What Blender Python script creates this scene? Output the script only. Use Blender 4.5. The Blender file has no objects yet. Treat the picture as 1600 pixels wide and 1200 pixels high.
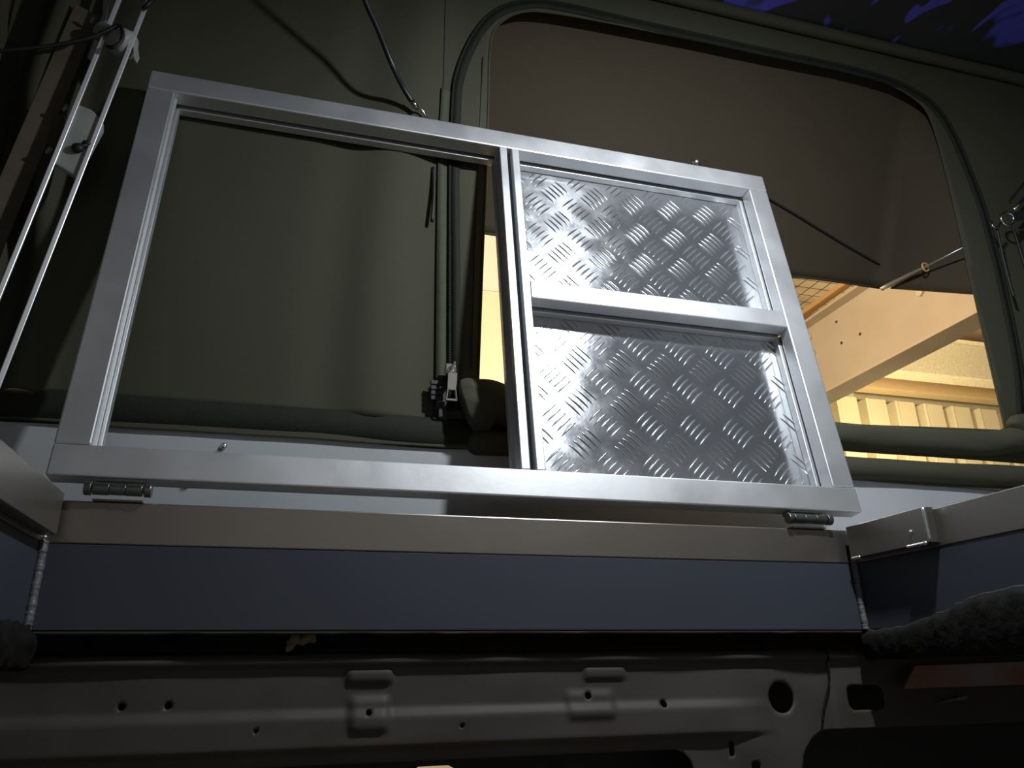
import bpy, bmesh, math, random
from mathutils import Vector, Matrix, noise
random.seed(7)
SC = bpy.context.scene
COL = SC.collection
Z0 = 1.8                      # eye height above the shed floor; all coordinates below are relative to the eye
S = Vector((0, 0, Z0))

# ------------------------------------------------------------------ camera
F = 1186.0
CX = Vector((0.962805, -0.082806 + 0.0, 0.0))
def norm3(a):
    return Vector(a).normalized()
cam_x = norm3((5230 - 800, -(981 - 600), -F))            # world X seen from the camera
cam_y = norm3((443 - 800, -(1061 - 600), -F))
cam_y = (cam_y - cam_x * cam_y.dot(cam_x)).normalized()
cam_z = cam_x.cross(cam_y)
ROT = Matrix((cam_x, cam_y, cam_z))                     # camera -> world
cd = bpy.data.cameras.new('camera')
cam = bpy.data.objects.new('camera', cd)
COL.objects.link(cam)
cam.matrix_world = Matrix.Translation(S) @ ROT.to_4x4()
cd.sensor_width = 36.0
cd.lens = F / 1600 * 36.0
cd.clip_start = 0.02
SC.camera = cam

def ray(px, py):
    return ROT @ Vector((px - 800, -(py - 600), -F))
def aty(px, py, y):
    """point of the plane y = const that lies behind pixel px, py"""
    r = ray(px, py)
    return r * (y / r.y)

# ------------------------------------------------------------------ world, lights, exposure
w = bpy.data.worlds.new('world')
SC.world = w
w.use_nodes = True
w.node_tree.nodes['Background'].inputs[0].default_value = (0.69, 0.67, 0.65, 1)
w.node_tree.nodes['Background'].inputs[1].default_value = 0.27
SC.view_settings.view_transform = 'Standard'
SC.view_settings.look = 'None'
SC.view_settings.exposure = 0.0
SC.view_settings.gamma = 1.0
SC.view_settings.use_curve_mapping = False

def area(name, loc, target, size, power, color, sy=None, shape='DISK', spread=180):
    l = bpy.data.lights.new(name, 'AREA')
    l.shape = shape
    l.size = size
    if sy:
        l.shape = 'RECTANGLE'
        l.size_y = sy
    l.energy = power
    l.color = color
    l.spread = math.radians(spread)
    o = bpy.data.objects.new(name, l)
    COL.objects.link(o)
    o.location = Vector(loc) + S
    o.rotation_euler = (Vector(target) - Vector(loc)).to_track_quat('-Z', 'Y').to_euler()
    return o
LAMP = Vector((0.60, 0.46, 1.03))
area('led_lamp_light', LAMP, (0.70, 1.0, 0.20), 0.06, 11.0, (0.90, 0.96, 1.0))
area('shed_fill_light', (-0.9, 1.75, 1.6), (2.2, 3.0, 1.5), 0.5, 70.0, (1.0, 0.79, 0.52))  # added warm area light, unseen, brightens beam and partition from the left
area('shed_fill_light', (3.35, 2.35, 1.2), (3.7, 3.6, 1.75), 0.25, 26.0, (1.0, 0.80, 0.50))  # added out of view behind the right jamb to brighten purlin and wall
area('shed_fill_light', (3.3, 3.45, 0.7), (4.4, 4.1, 1.7), 0.2, 20.0, (1.0, 0.80, 0.48))  # unseen light added low down to brighten the ribbed wall
area('shed_fill_light', (0.9, 2.7, 0.75), (2.8, 3.4, 1.75), 0.5, 9.0, (1.0, 0.79, 0.52))  # weak added fill below the sill line, unseen, for the beam

# ------------------------------------------------------------------ materials
def mat(name, color, rough=0.5, metal=0.0, noise_amt=0.0, noise_scale=20.0, bump=0.0, bump_scale=200.0,
        color2=None, stretch=None, spec=0.5, rough_var=0.0, detail=4.0, aniso=0.0):
    m = bpy.data.materials.new(name)
    m.use_nodes = True
    nt = m.node_tree
    b = nt.nodes['Principled BSDF']
    b.inputs['Base Color'].default_value = (*color, 1)
    b.inputs['Roughness'].default_value = rough
    b.inputs['Metallic'].default_value = metal
    b.inputs['Specular IOR Level'].default_value = spec
    if aniso:
        b.inputs['Anisotropic'].default_value = aniso
        tg = nt.nodes.new('ShaderNodeTangent')
        tg.direction_type = 'UV_MAP'
        tg.uv_map = 'UVMap'
        nt.links.new(tg.outputs[0], b.inputs['Tangent'])
    tc = nt.nodes.new('ShaderNodeTexCoord')
    mp = nt.nodes.new('ShaderNodeMapping')
    nt.links.new(tc.outputs['Object'], mp.inputs[0])
    if stretch:
        mp.inputs['Scale'].default_value = stretch
    if noise_amt > 0 or rough_var > 0:
        n = nt.nodes.new('ShaderNodeTexNoise')
        n.inputs['Scale'].default_value = noise_scale
        n.inputs['Detail'].default_value = detail
        nt.links.new(mp.outputs[0], n.inputs['Vector'])
        rp = nt.nodes.new('ShaderNodeMapRange')
        rp.inputs['From Min'].default_value = 0.38
        rp.inputs['From Max'].default_value = 0.64
        nt.links.new(n.outputs['Fac'], rp.inputs['Value'])
        if noise_amt > 0:
            mx = nt.nodes.new('ShaderNodeMix')
            mx.data_type = 'RGBA'
            mx.inputs['A'].default_value = (*color, 1)
            mx.inputs['B'].default_value = (*(color2 or [c * 0.6 for c in color]), 1)
            mul = nt.nodes.new('ShaderNodeMath')
            mul.operation = 'MULTIPLY'
            mul.inputs[1].default_value = noise_amt
            nt.links.new(rp.outputs[0], mul.inputs[0])
            nt.links.new(mul.outputs[0], mx.inputs['Factor'])
            nt.links.new(mx.outputs['Result'], b.inputs['Base Color'])
        if rough_var > 0:
            rr = nt.nodes.new('ShaderNodeMapRange')
            rr.inputs['To Min'].default_value = max(0.02, rough - rough_var)
            rr.inputs['To Max'].default_value = rough + rough_var
            nt.links.new(rp.outputs[0], rr.inputs['Value'])
            nt.links.new(rr.outputs[0], b.inputs['Roughness'])
    if bump > 0:
        n2 = nt.nodes.new('ShaderNodeTexNoise')
        n2.inputs['Scale'].default_value = bump_scale
        n2.inputs['Detail'].default_value = 3
        nt.links.new(mp.outputs[0], n2.inputs['Vector'])
        bp = nt.nodes.new('ShaderNodeBump')
        bp.inputs['Strength'].default_value = bump
        bp.inputs['Distance'].default_value = 0.002
        nt.links.new(n2.outputs['Fac'], bp.inputs['Height'])
        nt.links.new(bp.outputs[0], b.inputs['Normal'])
    return m

M = {}
M['alu'] = mat('brushed_aluminium', (0.72, 0.73, 0.75), 0.44, 0.78, 0.35, 9, 0.05, 60, (0.58, 0.58, 0.59), None, 0.5, 0.06)
M['alu_edge'] = mat('bright_aluminium', (0.80, 0.81, 0.83), 0.28, 0.9)
M['alu_dark'] = mat('dark_groove', (0.10, 0.11, 0.12), 0.5, 0.6)
M['plate'] = mat('checker_plate_aluminium', (0.62, 0.64, 0.67), 0.195, 0.90, 0.5, 25, 0.06, 90, (0.58, 0.59, 0.62), None, 0.5, 0.04, aniso=0.75)
M['tread'] = mat('tread_aluminium', (0.66, 0.68, 0.71), 0.20, 0.94, 0.4, 25, 0.05, 90, (0.56, 0.57, 0.60))
M['bar'] = mat('polished_flat_bar', (0.86, 0.87, 0.90), 0.34, 0.62)
M['collar'] = mat('mill_finish_aluminium', (0.34, 0.315, 0.285), 0.36, 0.92, 0.5, 5, 0.03, 20, (0.27, 0.245, 0.215), None, 0.5, 0.06)
M['film'] = mat('blue_protective_film', (0.047, 0.052, 0.070), 0.55, 0.0, 0.4, 6, 0.04, 30, (0.040, 0.044, 0.059), None, 0.35)
M['weld'] = mat('weld_bead', (0.20, 0.20, 0.21), 0.6, 0.4, 0.8, 300, 0.3, 400, (0.12, 0.12, 0.13))
M['canvas'] = mat('olive_canvas', (0.062, 0.060, 0.040), 0.85, 0.0, 0.35, 5, 0.35, 900, (0.052, 0.052, 0.034), None, 0.25)
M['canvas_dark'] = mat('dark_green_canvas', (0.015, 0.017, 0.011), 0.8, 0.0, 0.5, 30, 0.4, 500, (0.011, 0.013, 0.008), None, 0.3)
M['canvas_light'] = mat('pale_olive_webbing', (0.070, 0.072, 0.046), 0.8, 0.0, 0.5, 60, 0.3, 700, (0.05, 0.053, 0.035), None, 0.3)
M['awning'] = mat('brown_canvas', (0.060, 0.048, 0.031), 0.85, 0.0, 0.35, 5, 0.3, 900, (0.050, 0.040, 0.026), None, 0.25)
M['tan'] = mat('tan_painted_steel', (0.085, 0.068, 0.045), 0.7, 0.0, 0.5, 30, 0.1, 80)
M['white'] = mat('grey_white_paint', (0.42, 0.435, 0.455), 0.55, 0.0, 0.25, 5)
M['bracket'] = mat('white_plastic', (0.36, 0.38, 0.35), 0.5, 0.0, 0.3, 30)
M['rubber'] = mat('black_rubber', (0.012, 0.012, 0.013), 0.55)
M['cablecoat'] = mat('blue_black_cable', (0.014, 0.016, 0.026), 0.4)
M['chrome'] = mat('chrome', (0.75, 0.75, 0.72), 0.15, 1.0)
M['hinge'] = mat('steel_hinge', (0.26, 0.27, 0.26), 0.35, 0.95, 0.5, 60)
M['body'] = mat('primed_body_metal', (0.066, 0.060, 0.053), 0.6, 0.0, 0.8, 7, 0.15, 60, (0.052, 0.045, 0.038), None, 0.3)
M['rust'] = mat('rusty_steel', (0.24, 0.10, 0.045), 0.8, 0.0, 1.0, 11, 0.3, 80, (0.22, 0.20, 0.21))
M['seal'] = mat('black_sealant', (0.006, 0.006, 0.006), 0.85, 0.0, 0.8, 40, 0.6, 120, (0.014, 0.012, 0.009), None, 0.2)
M['foam'] = mat('foam_crumb', (0.19, 0.15, 0.095), 0.9, 0.0, 0.7, 90)
M['void'] = mat('dark_lining', (0.022, 0.022, 0.023), 0.7)
M['beam'] = mat('cream_painted_steel', (0.62, 0.52, 0.40), 0.55, 0.0, 0.35, 6, 0.05, 40, (0.52, 0.42, 0.30))
M['galv'] = mat('galvanised_steel', (0.66, 0.60, 0.42), 0.42, 0.35, 0.6, 60, 0.05, 60, (0.46, 0.43, 0.34))
M['sheet'] = mat('cream_wall_sheet', (0.72, 0.66, 0.46), 0.5, 0.0, 0.15, 4)
M['panel_a'] = mat('pale_wall_panel', (0.88, 0.86, 0.80), 0.6)
M['panel_b'] = mat('yellow_wall_panel', (0.88, 0.82, 0.63), 0.6)
M['timber'] = mat('tan_timber', (0.56, 0.43, 0.24), 0.6, 0.0, 0.5, 20, 0, 1, (0.46, 0.34, 0.18), (1, 8, 8))
M['orange'] = mat('orange_timber', (0.62, 0.38, 0.16), 0.6, 0.0, 0.5, 20, 0, 1, (0.5, 0.29, 0.10), (1, 8, 8))
M['wire'] = mat('mesh_wire', (0.12, 0.10, 0.07), 0.5, 0.5)
M['roof'] = mat('roof_sheet', (0.66, 0.55, 0.38), 0.6, 0.0, 0.2, 5)
M['floor'] = mat('concrete', (0.26, 0.24, 0.21), 0.8, 0.0, 0.4, 4)
M['housing'] = mat('lamp_housing', (0.05, 0.05, 0.055), 0.4)

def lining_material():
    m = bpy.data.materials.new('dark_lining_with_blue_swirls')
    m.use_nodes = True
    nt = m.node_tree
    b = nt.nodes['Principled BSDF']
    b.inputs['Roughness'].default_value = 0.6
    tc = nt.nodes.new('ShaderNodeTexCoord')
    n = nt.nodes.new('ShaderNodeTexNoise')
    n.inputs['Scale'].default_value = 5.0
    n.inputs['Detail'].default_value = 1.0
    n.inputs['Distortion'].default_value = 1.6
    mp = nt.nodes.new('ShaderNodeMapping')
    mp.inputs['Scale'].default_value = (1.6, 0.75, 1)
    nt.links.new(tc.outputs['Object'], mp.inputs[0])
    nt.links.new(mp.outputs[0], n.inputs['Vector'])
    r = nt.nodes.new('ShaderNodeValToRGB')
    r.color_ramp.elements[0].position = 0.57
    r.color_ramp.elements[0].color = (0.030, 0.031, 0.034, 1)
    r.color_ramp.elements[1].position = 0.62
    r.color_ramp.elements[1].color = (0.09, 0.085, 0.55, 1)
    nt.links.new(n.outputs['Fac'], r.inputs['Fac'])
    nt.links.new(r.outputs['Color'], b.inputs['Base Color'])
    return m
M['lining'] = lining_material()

# ------------------------------------------------------------------ mesh helpers
class MB:
    def __init__(s):
        s.v = []
        s.f = []
    def add(s, verts, faces):
        o = len(s.v)
        s.v += [Vector(p) for p in verts]
        s.f += [tuple(i + o for i in fc) for fc in faces]
        return s
    def hexa(s, o, ax, ay, az):
        """box from corner o with three edge vectors"""
        o, ax, ay, az = Vector(o), Vector(ax), Vector(ay), Vector(az)
        vs = [o, o + ax, o + ax + ay, o + ay, o + az, o + ax + az, o + ax + ay + az, o + ay + az]
        fs = [(0, 3, 2, 1), (4, 5, 6, 7), (0, 1, 5, 4), (1, 2, 6, 5), (2, 3, 7, 6), (3, 0, 4, 7)]
        if ax.cross(ay).dot(az) < 0:
            fs = [tuple(reversed(q)) for q in fs]
        return s.add(vs, fs)
    def box(s, x0, x1, y0, y1, z0, z1):
        return s.hexa((x0, y0, z0), (x1 - x0, 0, 0), (0, y1 - y0, 0), (0, 0, z1 - z0))
    def tube(s, pts, r, seg=10, cap=True, sq=None):
        """tube through pts; r a number or one per point; sq = (side, up) squash factors"""
        pts = [Vector(p) for p in pts]
        n = len(pts)
        rs = r if isinstance(r, (list, tuple)) else [r] * n
        base = len(s.v)
        t0 = (pts[1] - pts[0]).normalized()
        ref = Vector((0, 0, 1)) if abs(t0.z) < 0.9 else Vector((1, 0, 0))
        u = (ref - t0 * ref.dot(t0)).normalized()
        for i in range(n):
            t = (pts[min(i + 1, n - 1)] - pts[max(i - 1, 0)]).normalized()
            u = (u - t * u.dot(t)).normalized()
            w2 = t.cross(u)
            for k in range(seg):
                a = 2 * math.pi * k / seg
                s.v.append(pts[i] + u * (math.cos(a) * rs[i] * (sq[1] if sq else 1)) + w2 * (math.sin(a) * rs[i] * (sq[0] if sq else 1)))
        for i in range(n - 1):
            for k in range(seg):
                a, b = base + i * seg + k, base + i * seg + (k + 1) % seg
                s.f.append((a, b, b + seg, a + seg))
        if cap:
            s.f.append(tuple(base + k for k in reversed(range(seg))))
            s.f.append(tuple(base + (n - 1) * seg + k for k in range(seg)))
        return s
    def cyl(s, p0, p1, r, seg=16, r2=None):
        return s.tube([p0, p1], [r, r if r2 is None else r2], seg)
    def ball(s, c, r, seg=12, rings=8, sc=(1, 1, 1)):
        c = Vector(c)
        base = len(s.v)
        for i in range(1, rings):
            th = math.pi * i / rings
            for k in range(seg):
                ph = 2 * math.pi * k / seg
                s.v.append(c + Vector((r * sc[0] * math.sin(th) * math.cos(ph), r * sc[1] * math.sin(th) * math.sin(ph), r * sc[2] * math.cos(th))))
        top, bot = len(s.v), len(s.v) + 1
        s.v += [c + Vector((0, 0, r * sc[2])), c - Vector((0, 0, r * sc[2]))]
        for i in range(rings - 2):
            for k in range(seg):
                a, b = base + i * seg + k, base + i * seg + (k + 1) % seg
                s.f.append((a, a + seg, b + seg, b))
        for k in range(seg):
            s.f.append((top, base + k, base + (k + 1) % seg))
            e = base + (rings - 2) * seg
            s.f.append((bot, e + (k + 1) % seg, e + k))
        return s
    def ring(s, c, nrm, R, r, seg=24, rs=8):
        nrm = Vector(nrm).normalized()
        u = nrm.orthogonal().normalized()
        v2 = nrm.cross(u)
        pts = [Vector(c) + u * (R * math.cos(2 * math.pi * k / seg)) + v2 * (R * math.sin(2 * math.pi * k / seg)) for k in range(seg + 1)]
        return s.tube(pts, r, rs, False)
    def grid(s, fn, nu, nv):
        base = len(s.v)
        for j in range(nv + 1):
            for i in range(nu + 1):
                s.v.append(Vector(fn(i / nu, j / nv)))
        for j in range(nv):
            for i in range(nu):
                a = base + j * (nu + 1) + i
                s.f.append((a, a + 1, a + nu + 2, a + nu + 1))
        return s
    def prism(s, poly, d):
        """closed outline of 3D points, extruded by the vector d"""
        d = Vector(d)
        n = len(poly)
        poly = [Vector(p) for p in poly]
        nr = Vector((0, 0, 0))
        for i in range(n):
            nr += poly[i].cross(poly[(i + 1) % n])
        if nr.dot(d) > 0:
            poly = poly[::-1]
        return s.add(poly + [p + d for p in poly], [tuple(range(n)), tuple(reversed(range(n, 2 * n)))] +
                     [((i + 1) % n, i, i + n, (i + 1) % n + n) for i in range(n)])
    def build(s, name, material, parent=None, base=None, bevel=0.0, smooth=False, solid=0.0, kind=None, label=None, uv=None):
        me = bpy.data.meshes.new(name)
        if parent is not None:
            org = wloc(parent)
        else:
            org = Vector(base) if base is not None else Vector((0, 0, 0))
        me.from_pydata([p - org for p in s.v], [], s.f)
        me.update()
        bm = bmesh.new()
        bm.from_mesh(me)
        bmesh.ops.recalc_face_normals(bm, faces=bm.faces)
        bm.to_mesh(me)
        bm.free()
        if uv:
            lay = me.uv_layers.new(name='UVMap')
            for lp in me.loops:
                q = me.vertices[lp.vertex_index].co
                lay.data[lp.index].uv = (q.dot(uv[0]), q.dot(uv[1]))
        me.materials.append(M[material] if isinstance(material, str) else material)
        if smooth:
            me.polygons.foreach_set('use_smooth', [True] * len(me.polygons))
        o = bpy.data.objects.new(name, me)
        COL.objects.link(o)
        ORG[o.name] = org
        if parent is None:
            o.location = org + S
        else:
            o.parent = parent
        if bevel:
            b = o.modifiers.new('bevel', 'BEVEL')
            b.width = bevel
            b.segments = 2
            b.limit_method = 'ANGLE'
        if solid:
            b = o.modifiers.new('thickness', 'SOLIDIFY')
            b.thickness = solid
            b.offset = 0
        if kind:
            o['kind'] = kind
        if label:
            o['label'] = label
        return o
ORG = {}
def wloc(o):
    return ORG[o.name]
def thing(name, base, label, cat, group=None):
    o = bpy.data.objects.new(name, None)
    o.empty_display_size = 0.05
    COL.objects.link(o)
    ORG[o.name] = Vector(base)
    o.location = Vector(base) + S
    return tag(o, label, cat, group)
def tag(o, label, cat, group=None):
    o['label'] = label
    o['category'] = cat
    if group:
        o['group'] = group
    return o
def struct(o):
    o['kind'] = 'structure'
    return o
def smooth_path(pts, n=8):
    """Catmull-Rom through pts"""
    pts = [Vector(p) for p in pts]
    out = []
    for i in range(len(pts) - 1):
        p0, p1, p2, p3 = pts[max(i - 1, 0)], pts[i], pts[i + 1], pts[min(i + 2, len(pts) - 1)]
        for k in range(n):
            t = k / n
            out.append(0.5 * ((2 * p1) + (p2 - p0) * t + (2 * p0 - 5 * p1 + 4 * p2 - p3) * t * t + (3 * p1 - p0 - 3 * p2 + p3) * t ** 3))
    out.append(pts[-1])
    return out
def inside(poly, x, z):
    c = False
    j = len(poly) - 1
    for i in range(len(poly)):
        xi, zi = poly[i]
        xj, zj = poly[j]
        if (zi > z) != (zj > z) and x < (xj - xi) * (z - zi) / (zj - zi) + xi:
            c = not c
        j = i
    return c
def nearest(poly, x, z):
    best, bp = 1e9, (x, z)
    for i in range(len(poly)):
        ax, az = poly[i]
        bx, bz = poly[(i + 1) % len(poly)]
        dx, dz = bx - ax, bz - az
        L = dx * dx + dz * dz
        t = 0 if L == 0 else max(0, min(1, ((x - ax) * dx + (z - az) * dz) / L))
        px, pz = ax + t * dx, az + t * dz
        d = (px - x) ** 2 + (pz - z) ** 2
        if d < best:
            best, bp = d, (px, pz)
    return bp, math.sqrt(best)
def sheet_with_holes(x0, x1, z0, z1, step, holes, yfn):
    """grid in x and z at depth yfn(x, z); cells inside a hole outline are dropped and the rim follows the outline"""
    nx, nz = int(round((x1 - x0) / step)), int(round((z1 - z0) / step))
    boxes = [(min(p[0] for p in h), max(p[0] for p in h), min(p[1] for p in h), max(p[1] for p in h)) for h in holes]
    P = {}
    F_ = []
    for j in range(nz):
        for i in range(nx):
            cx, cz = x0 + (i + 0.5) * step, z0 + (j + 0.5) * step
            hit = False
            for h, b in zip(holes, boxes):
                if b[0] <= cx <= b[1] and b[2] <= cz <= b[3] and inside(h, cx, cz):
                    hit = True
                    break
            if not hit:
                F_.append(((i, j), (i + 1, j), (i + 1, j + 1), (i, j + 1)))
    cnt = {}
    for f in F_:
        for k in f:
            cnt[k] = cnt.get(k, 0) + 1
    mb = MB()
    for (i, j), c in cnt.items():
        x, z = x0 + i * step, z0 + j * step
        if c < 4 and 0 < i < nx and 0 < j < nz:
            best = None
            for h, b in zip(holes, boxes):
                if b[0] - step * 2 <= x <= b[1] + step * 2 and b[2] - step * 2 <= z <= b[3] + step * 2:
                    (q, d) = nearest(h, x, z)
                    if best is None or d < best[1]:
                        best = (q, d)
            if best and best[1] < step * 1.5:
                x, z = best[0]
        P[(i, j)] = len(mb.v)
        mb.v.append(Vector((x, yfn(x, z), z)))
    mb.f = [tuple(P[k] for k in f) for f in F_]
    return mb
def sstep(a, b, x):
    t = max(0.0, min(1.0, (x - a) / (b - a)))
    return t * t * (3 - 2 * t)
def nz(x, y=0.0, z=0.0):
    return noise.noise(Vector((x, y, z)))

# ================================================================== pop-top canvas walls
YC = 1.12
def canvas_y(x, z):
    low = 1 - sstep(0.55, 1.0, z)
    y = YC
    y += 0.010 * math.sin(x * 34 + 1.5 * math.sin(z * 3)) * sstep(-0.05, 0.08, x) * (1 - sstep(0.20, 0.3, x)) * (0.6 + 0.4 * low)
    y -= 0.012 * sstep(0.6, 1.0, z) * (1 - sstep(0.15, 0.3, x))
    y += 0.005 * nz(x * 3, z * 2, 4.0)
    y += 0.035 * (1 - sstep(-0.44, -0.33, x)) * math.sin(x * 60 + z * 5 + 2.5 * nz(z * 3, x * 2, 1)) - 0.03 * (1 - sstep(-0.46, -0.34, x))
    return y
hole_px = [(745, 640), (748, 560), (755, 370), (762, 180), (766, 70), (780, 38), (812, 20), (860, 20), (980, 42), (1206, 88), (1320, 110),
           (1385, 130), (1432, 156), (1456, 190), (1482, 285), (1520, 450), (1565, 650), (1568, 672)]
hole3 = smooth_path([aty(x, y, YC) for x, y in hole_px], 6)
hole = [(p.x, p.z) for p in hole3]
canv = sheet_with_holes(-0.50, 1.972, 0.372, 1.416, 0.012, [hole], canvas_y)
wall_rear = struct(canv.build('wall_rear', 'canvas', None, (0.3, YC, 0.3), smooth=True, solid=0.002))
edge = MB().tube([Vector((p.x, canvas_y(p.x, p.z) - 0.001, p.z)) for p in hole3], 0.0022, 8)
edge.build('window_binding', 'canvas', wall_rear, smooth=True)
# seam that runs beside the left jamb of the window
seam_px = [(752, 575), (757, 400), (764, 200), (769, 90)]
seam = MB().tube([aty(x - 14, y, YC - 0.003) for x, y in seam_px], 0.0022, 6)
seam.build('jamb_seam', 'canvas_light', wall_rear, smooth=True)
# stitched vertical seam left of the zip
sm = MB().tube([Vector((0.055 + 0.14, canvas_y(0.195, z) - 0.001, z)) for z in [0.38 + 0.05 * k for k in range(21)]], 0.0012, 6)
sm.build('stitched_seam', 'canvas_dark', wall_rear)

zip_px = [(703, 640), (703, 420), (702, 260), (704, 190), (710, 124), (735, 62), (768, 22), (812, 5), (869, 7), (1015, 40), (1172, 74), (1330, 108),
          (1420, 138), (1476, 186), (1527, 300), (1562, 420), (1592, 560), (1600, 650)]
zp = smooth_path([aty(x, y, YC) for x, y in zip_px], 24)
# resample every 2.4 mm for the teeth
acc = [zp[0]]
carry = 0.0
for a, b in zip(zp[:-1], zp[1:]):
    L = (b - a).length
    t = 0.0024 - carry
    while t < L:
        acc.append(a + (b - a) * (t / L))
        t += 0.0024
    carry = L - (t - 0.0024)
zipper_tape = MB()
def offset_path(path, d):
    out = []
    for i, p in enumerate(path):
        t = (path[min(i + 1, len(path) - 1)] - path[max(i - 1, 0)]).normalized()
        out.append(p + Vector((-t.z, 0, t.x)) * d)
    return out
def ribbon(path, d0, d1, dy):
    a, b = offset_path(path, d0), offset_path(path, d1)
    mb = MB()
    for p, q in zip(a, b):
        mb.v += [Vector((p.x, canvas_y(p.x, p.z) + dy, p.z)), Vector((q.x, canvas_y(q.x, q.z) + dy - 0.002, q.z))]
    mb.f = [(2 * i, 2 * i + 1, 2 * i + 3, 2 * i + 2) for i in range(len(a) - 1)]
    return mb
ribbon([p for p in zp if p.z < 1.02 and p.x < 0.4], 0.005, 0.022, -0.003).build('zip_tape', 'canvas_light', wall_rear, solid=0.0015, smooth=True)
ribbon(zp, -0.018, -0.004, -0.003).build('zip_tape', 'canvas_dark', wall_rear, solid=0.0015, smooth=True)
teeth = MB().tube([Vector((p.x, canvas_y(p.x, p.z) - 0.005, p.z)) for p in acc], [0.0026 + 0.0014 * (i % 2) for i in range(len(acc))], 6)
teeth.build('zip_teeth', 'canvas_dark', wall_rear, kind='stuff')
# slider and pull
zc = aty(704, 598, YC - 0.022)
sl = MB()
sl.hexa(zc + Vector((-0.008, -0.002, 0.012)), (0.016, 0, 0), (0, 0.020, 0), (0, 0, 0.020))
sl.tube(smooth_path([zc + Vector((0, -0.002, 0.010)), zc + Vector((-0.002, -0.012, 0.016)), zc + Vector((0.004, -0.012, 0.030)), zc + Vector((0.006, -0.002, 0.034))], 4), 0.0022, 8)
slider = sl.build('zip_slider', 'chrome', wall_rear, bevel=0.001)
pl = MB()
pl.hexa(zc + Vector((-0.0075, -0.011, -0.016)), (0.015, 0, 0), (0, 0.003, 0), (0.001, 0, 0.030))
pl.hexa(zc + Vector((-0.0095, -0.0115, -0.031)), (0.003, 0, 0), (0, 0.004, 0), (0.002, 0, 0.017))
pl.hexa(zc + Vector((0.0065, -0.0115, -0.031)), (0.003, 0, 0), (0, 0.004, 0), (-0.002, 0, 0.017))
pl.hexa(zc + Vector((-0.0095, -0.0115, -0.034)), (0.019, 0, 0), (0, 0.004, 0), (0, 0, 0.004))
pl.ring(zc + Vector((0, -0.009, 0.018)), (0.3, 1, 0), 0.006, 0.0016, 14, 6)
pl.build('zip_pull', 'chrome', slider, bevel=0.0008)
st = MB()
for k in range(4):
    a = aty(673, 600 + k * 8, YC - 0.008)
    st.hexa(a, (0.020, 0, 0), (0, 0.006, 0), (0, 0, 0.0085 - 0.001))
st.build('folded_strap_end', 'rubber', wall_rear, bevel=0.001)
s2 = MB().tube(smooth_path([aty(677, 262, YC - 0.006), aty(678, 300, YC - 0.008), aty(675, 346, YC - 0.008)], 5), 0.0032, 8)
s2.build('hanging_strap_end', 'rubber', wall_rear, smooth=True)
s3 = MB().hexa(aty(685, 655, YC - 0.008), (0.014, 0, 0), (0, 0.005, 0), (0, 0, 0.030))
s3.build('strap_loop', 'rubber', wall_rear, bevel=0.001)

# bottom hem and the rolled-down window flap
def lumpy_roll(pts, r, amp, seg=16, freq=14, ph=0.0, n=14, sq=None):
    path = smooth_path(pts, n)
    mb = MB()
    mb.tube(path, [rr for rr in [r if not callable(r) else r(i / (len(path) - 1)) for i in range(len(path))]], seg, True, sq)
    for v in mb.v:
        d = amp * nz(v.x * freq + ph, v.y * freq * 2, v.z * freq * 2.2)
        v += Vector((0, d, d * 0.8))
    return mb
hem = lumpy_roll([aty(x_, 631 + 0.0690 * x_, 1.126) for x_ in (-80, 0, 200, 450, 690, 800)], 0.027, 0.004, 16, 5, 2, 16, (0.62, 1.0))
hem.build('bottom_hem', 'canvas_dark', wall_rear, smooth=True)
def skirt(u, v):
    px = -60 + 1760 * u
    p = aty(px, (655 + 0.066 * px if px < 800 else 707.8 + 0.08 * (px - 800)), 1.1155)
    return (p.x, p.y - 0.002 * v, p.z + 0.012 - 0.012 * v + 0.003 * v * nz(u * 11, 3.3))
MB().grid(skirt, 80, 4).build('hem_skirt', 'canvas', wall_rear, smooth=True, solid=0.0015)
roll_a = lumpy_roll([aty(722, 640, 1.116), aty(744, 634, 1.108), aty(775, 630, 1.102), aty(820, 646, 1.106), aty(900, 655, 1.112), aty(1050, 664, 1.116), aty(1310, 682, 1.116), aty(1520, 695, 1.116), aty(1590, 688, 1.108), aty(1660, 684, 1.102)],
                    lambda t: 0.026 * (0.45 + 0.55 * sstep(0.0, 0.05, t)) + 0.021 * (1 - sstep(0.08, 0.34, t)) * (0.15 + 0.85 * sstep(0.0, 0.07, t)) + 0.010 * sstep(0.9, 1, t), 0.004, 36, 11, 5, 30)
for v in roll_a.v:
    k = (1 - sstep(0.38, 0.55, v.x)) + sstep(1.26, 1.38, v.x)
    d = k * (0.0025 * nz(v.x * 30, v.y * 30, v.z * 50) + 0.0012 * math.sin(v.x * 70 + v.z * 240 + 3 * nz(v.x * 30, v.z * 30)))
    v += Vector((0, d, d))
roll_a.build('rolled_window_flap', 'canvas', wall_rear, smooth=True, label='olive canvas window flap rolled down along the sill')
roll_b = lumpy_roll([aty(745, 694, 1.124), aty(765, 694, 1.121), aty(900, 700, 1.120), aty(1310, 730, 1.120), aty(1600, 746, 1.120), aty(1680, 750, 1.120)], lambda t: 0.0215 * (0.25 + 0.75 * sstep(0, 0.06, t)), 0.004, 18, 7, 9, 14)
roll_b.build('rolled_sill_canvas', 'canvas', wall_rear, smooth=True)
for k, (x, z, rr) in enumerate([(1.36, 0.446, 0.024), (1.40, 0.452, 0.02)]):
    b = MB().ball((x, 1.098, z), rr, 14, 10, (1.4, 0.9, 0.8))
    for v in b.v:
        d = 0.006 * nz(v.x * 60, v.y * 60, v.z * 60 + k)
        v += Vector((d, d, d))
    b.build('flap_gather', 'canvas', wall_rear, smooth=True)

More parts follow.
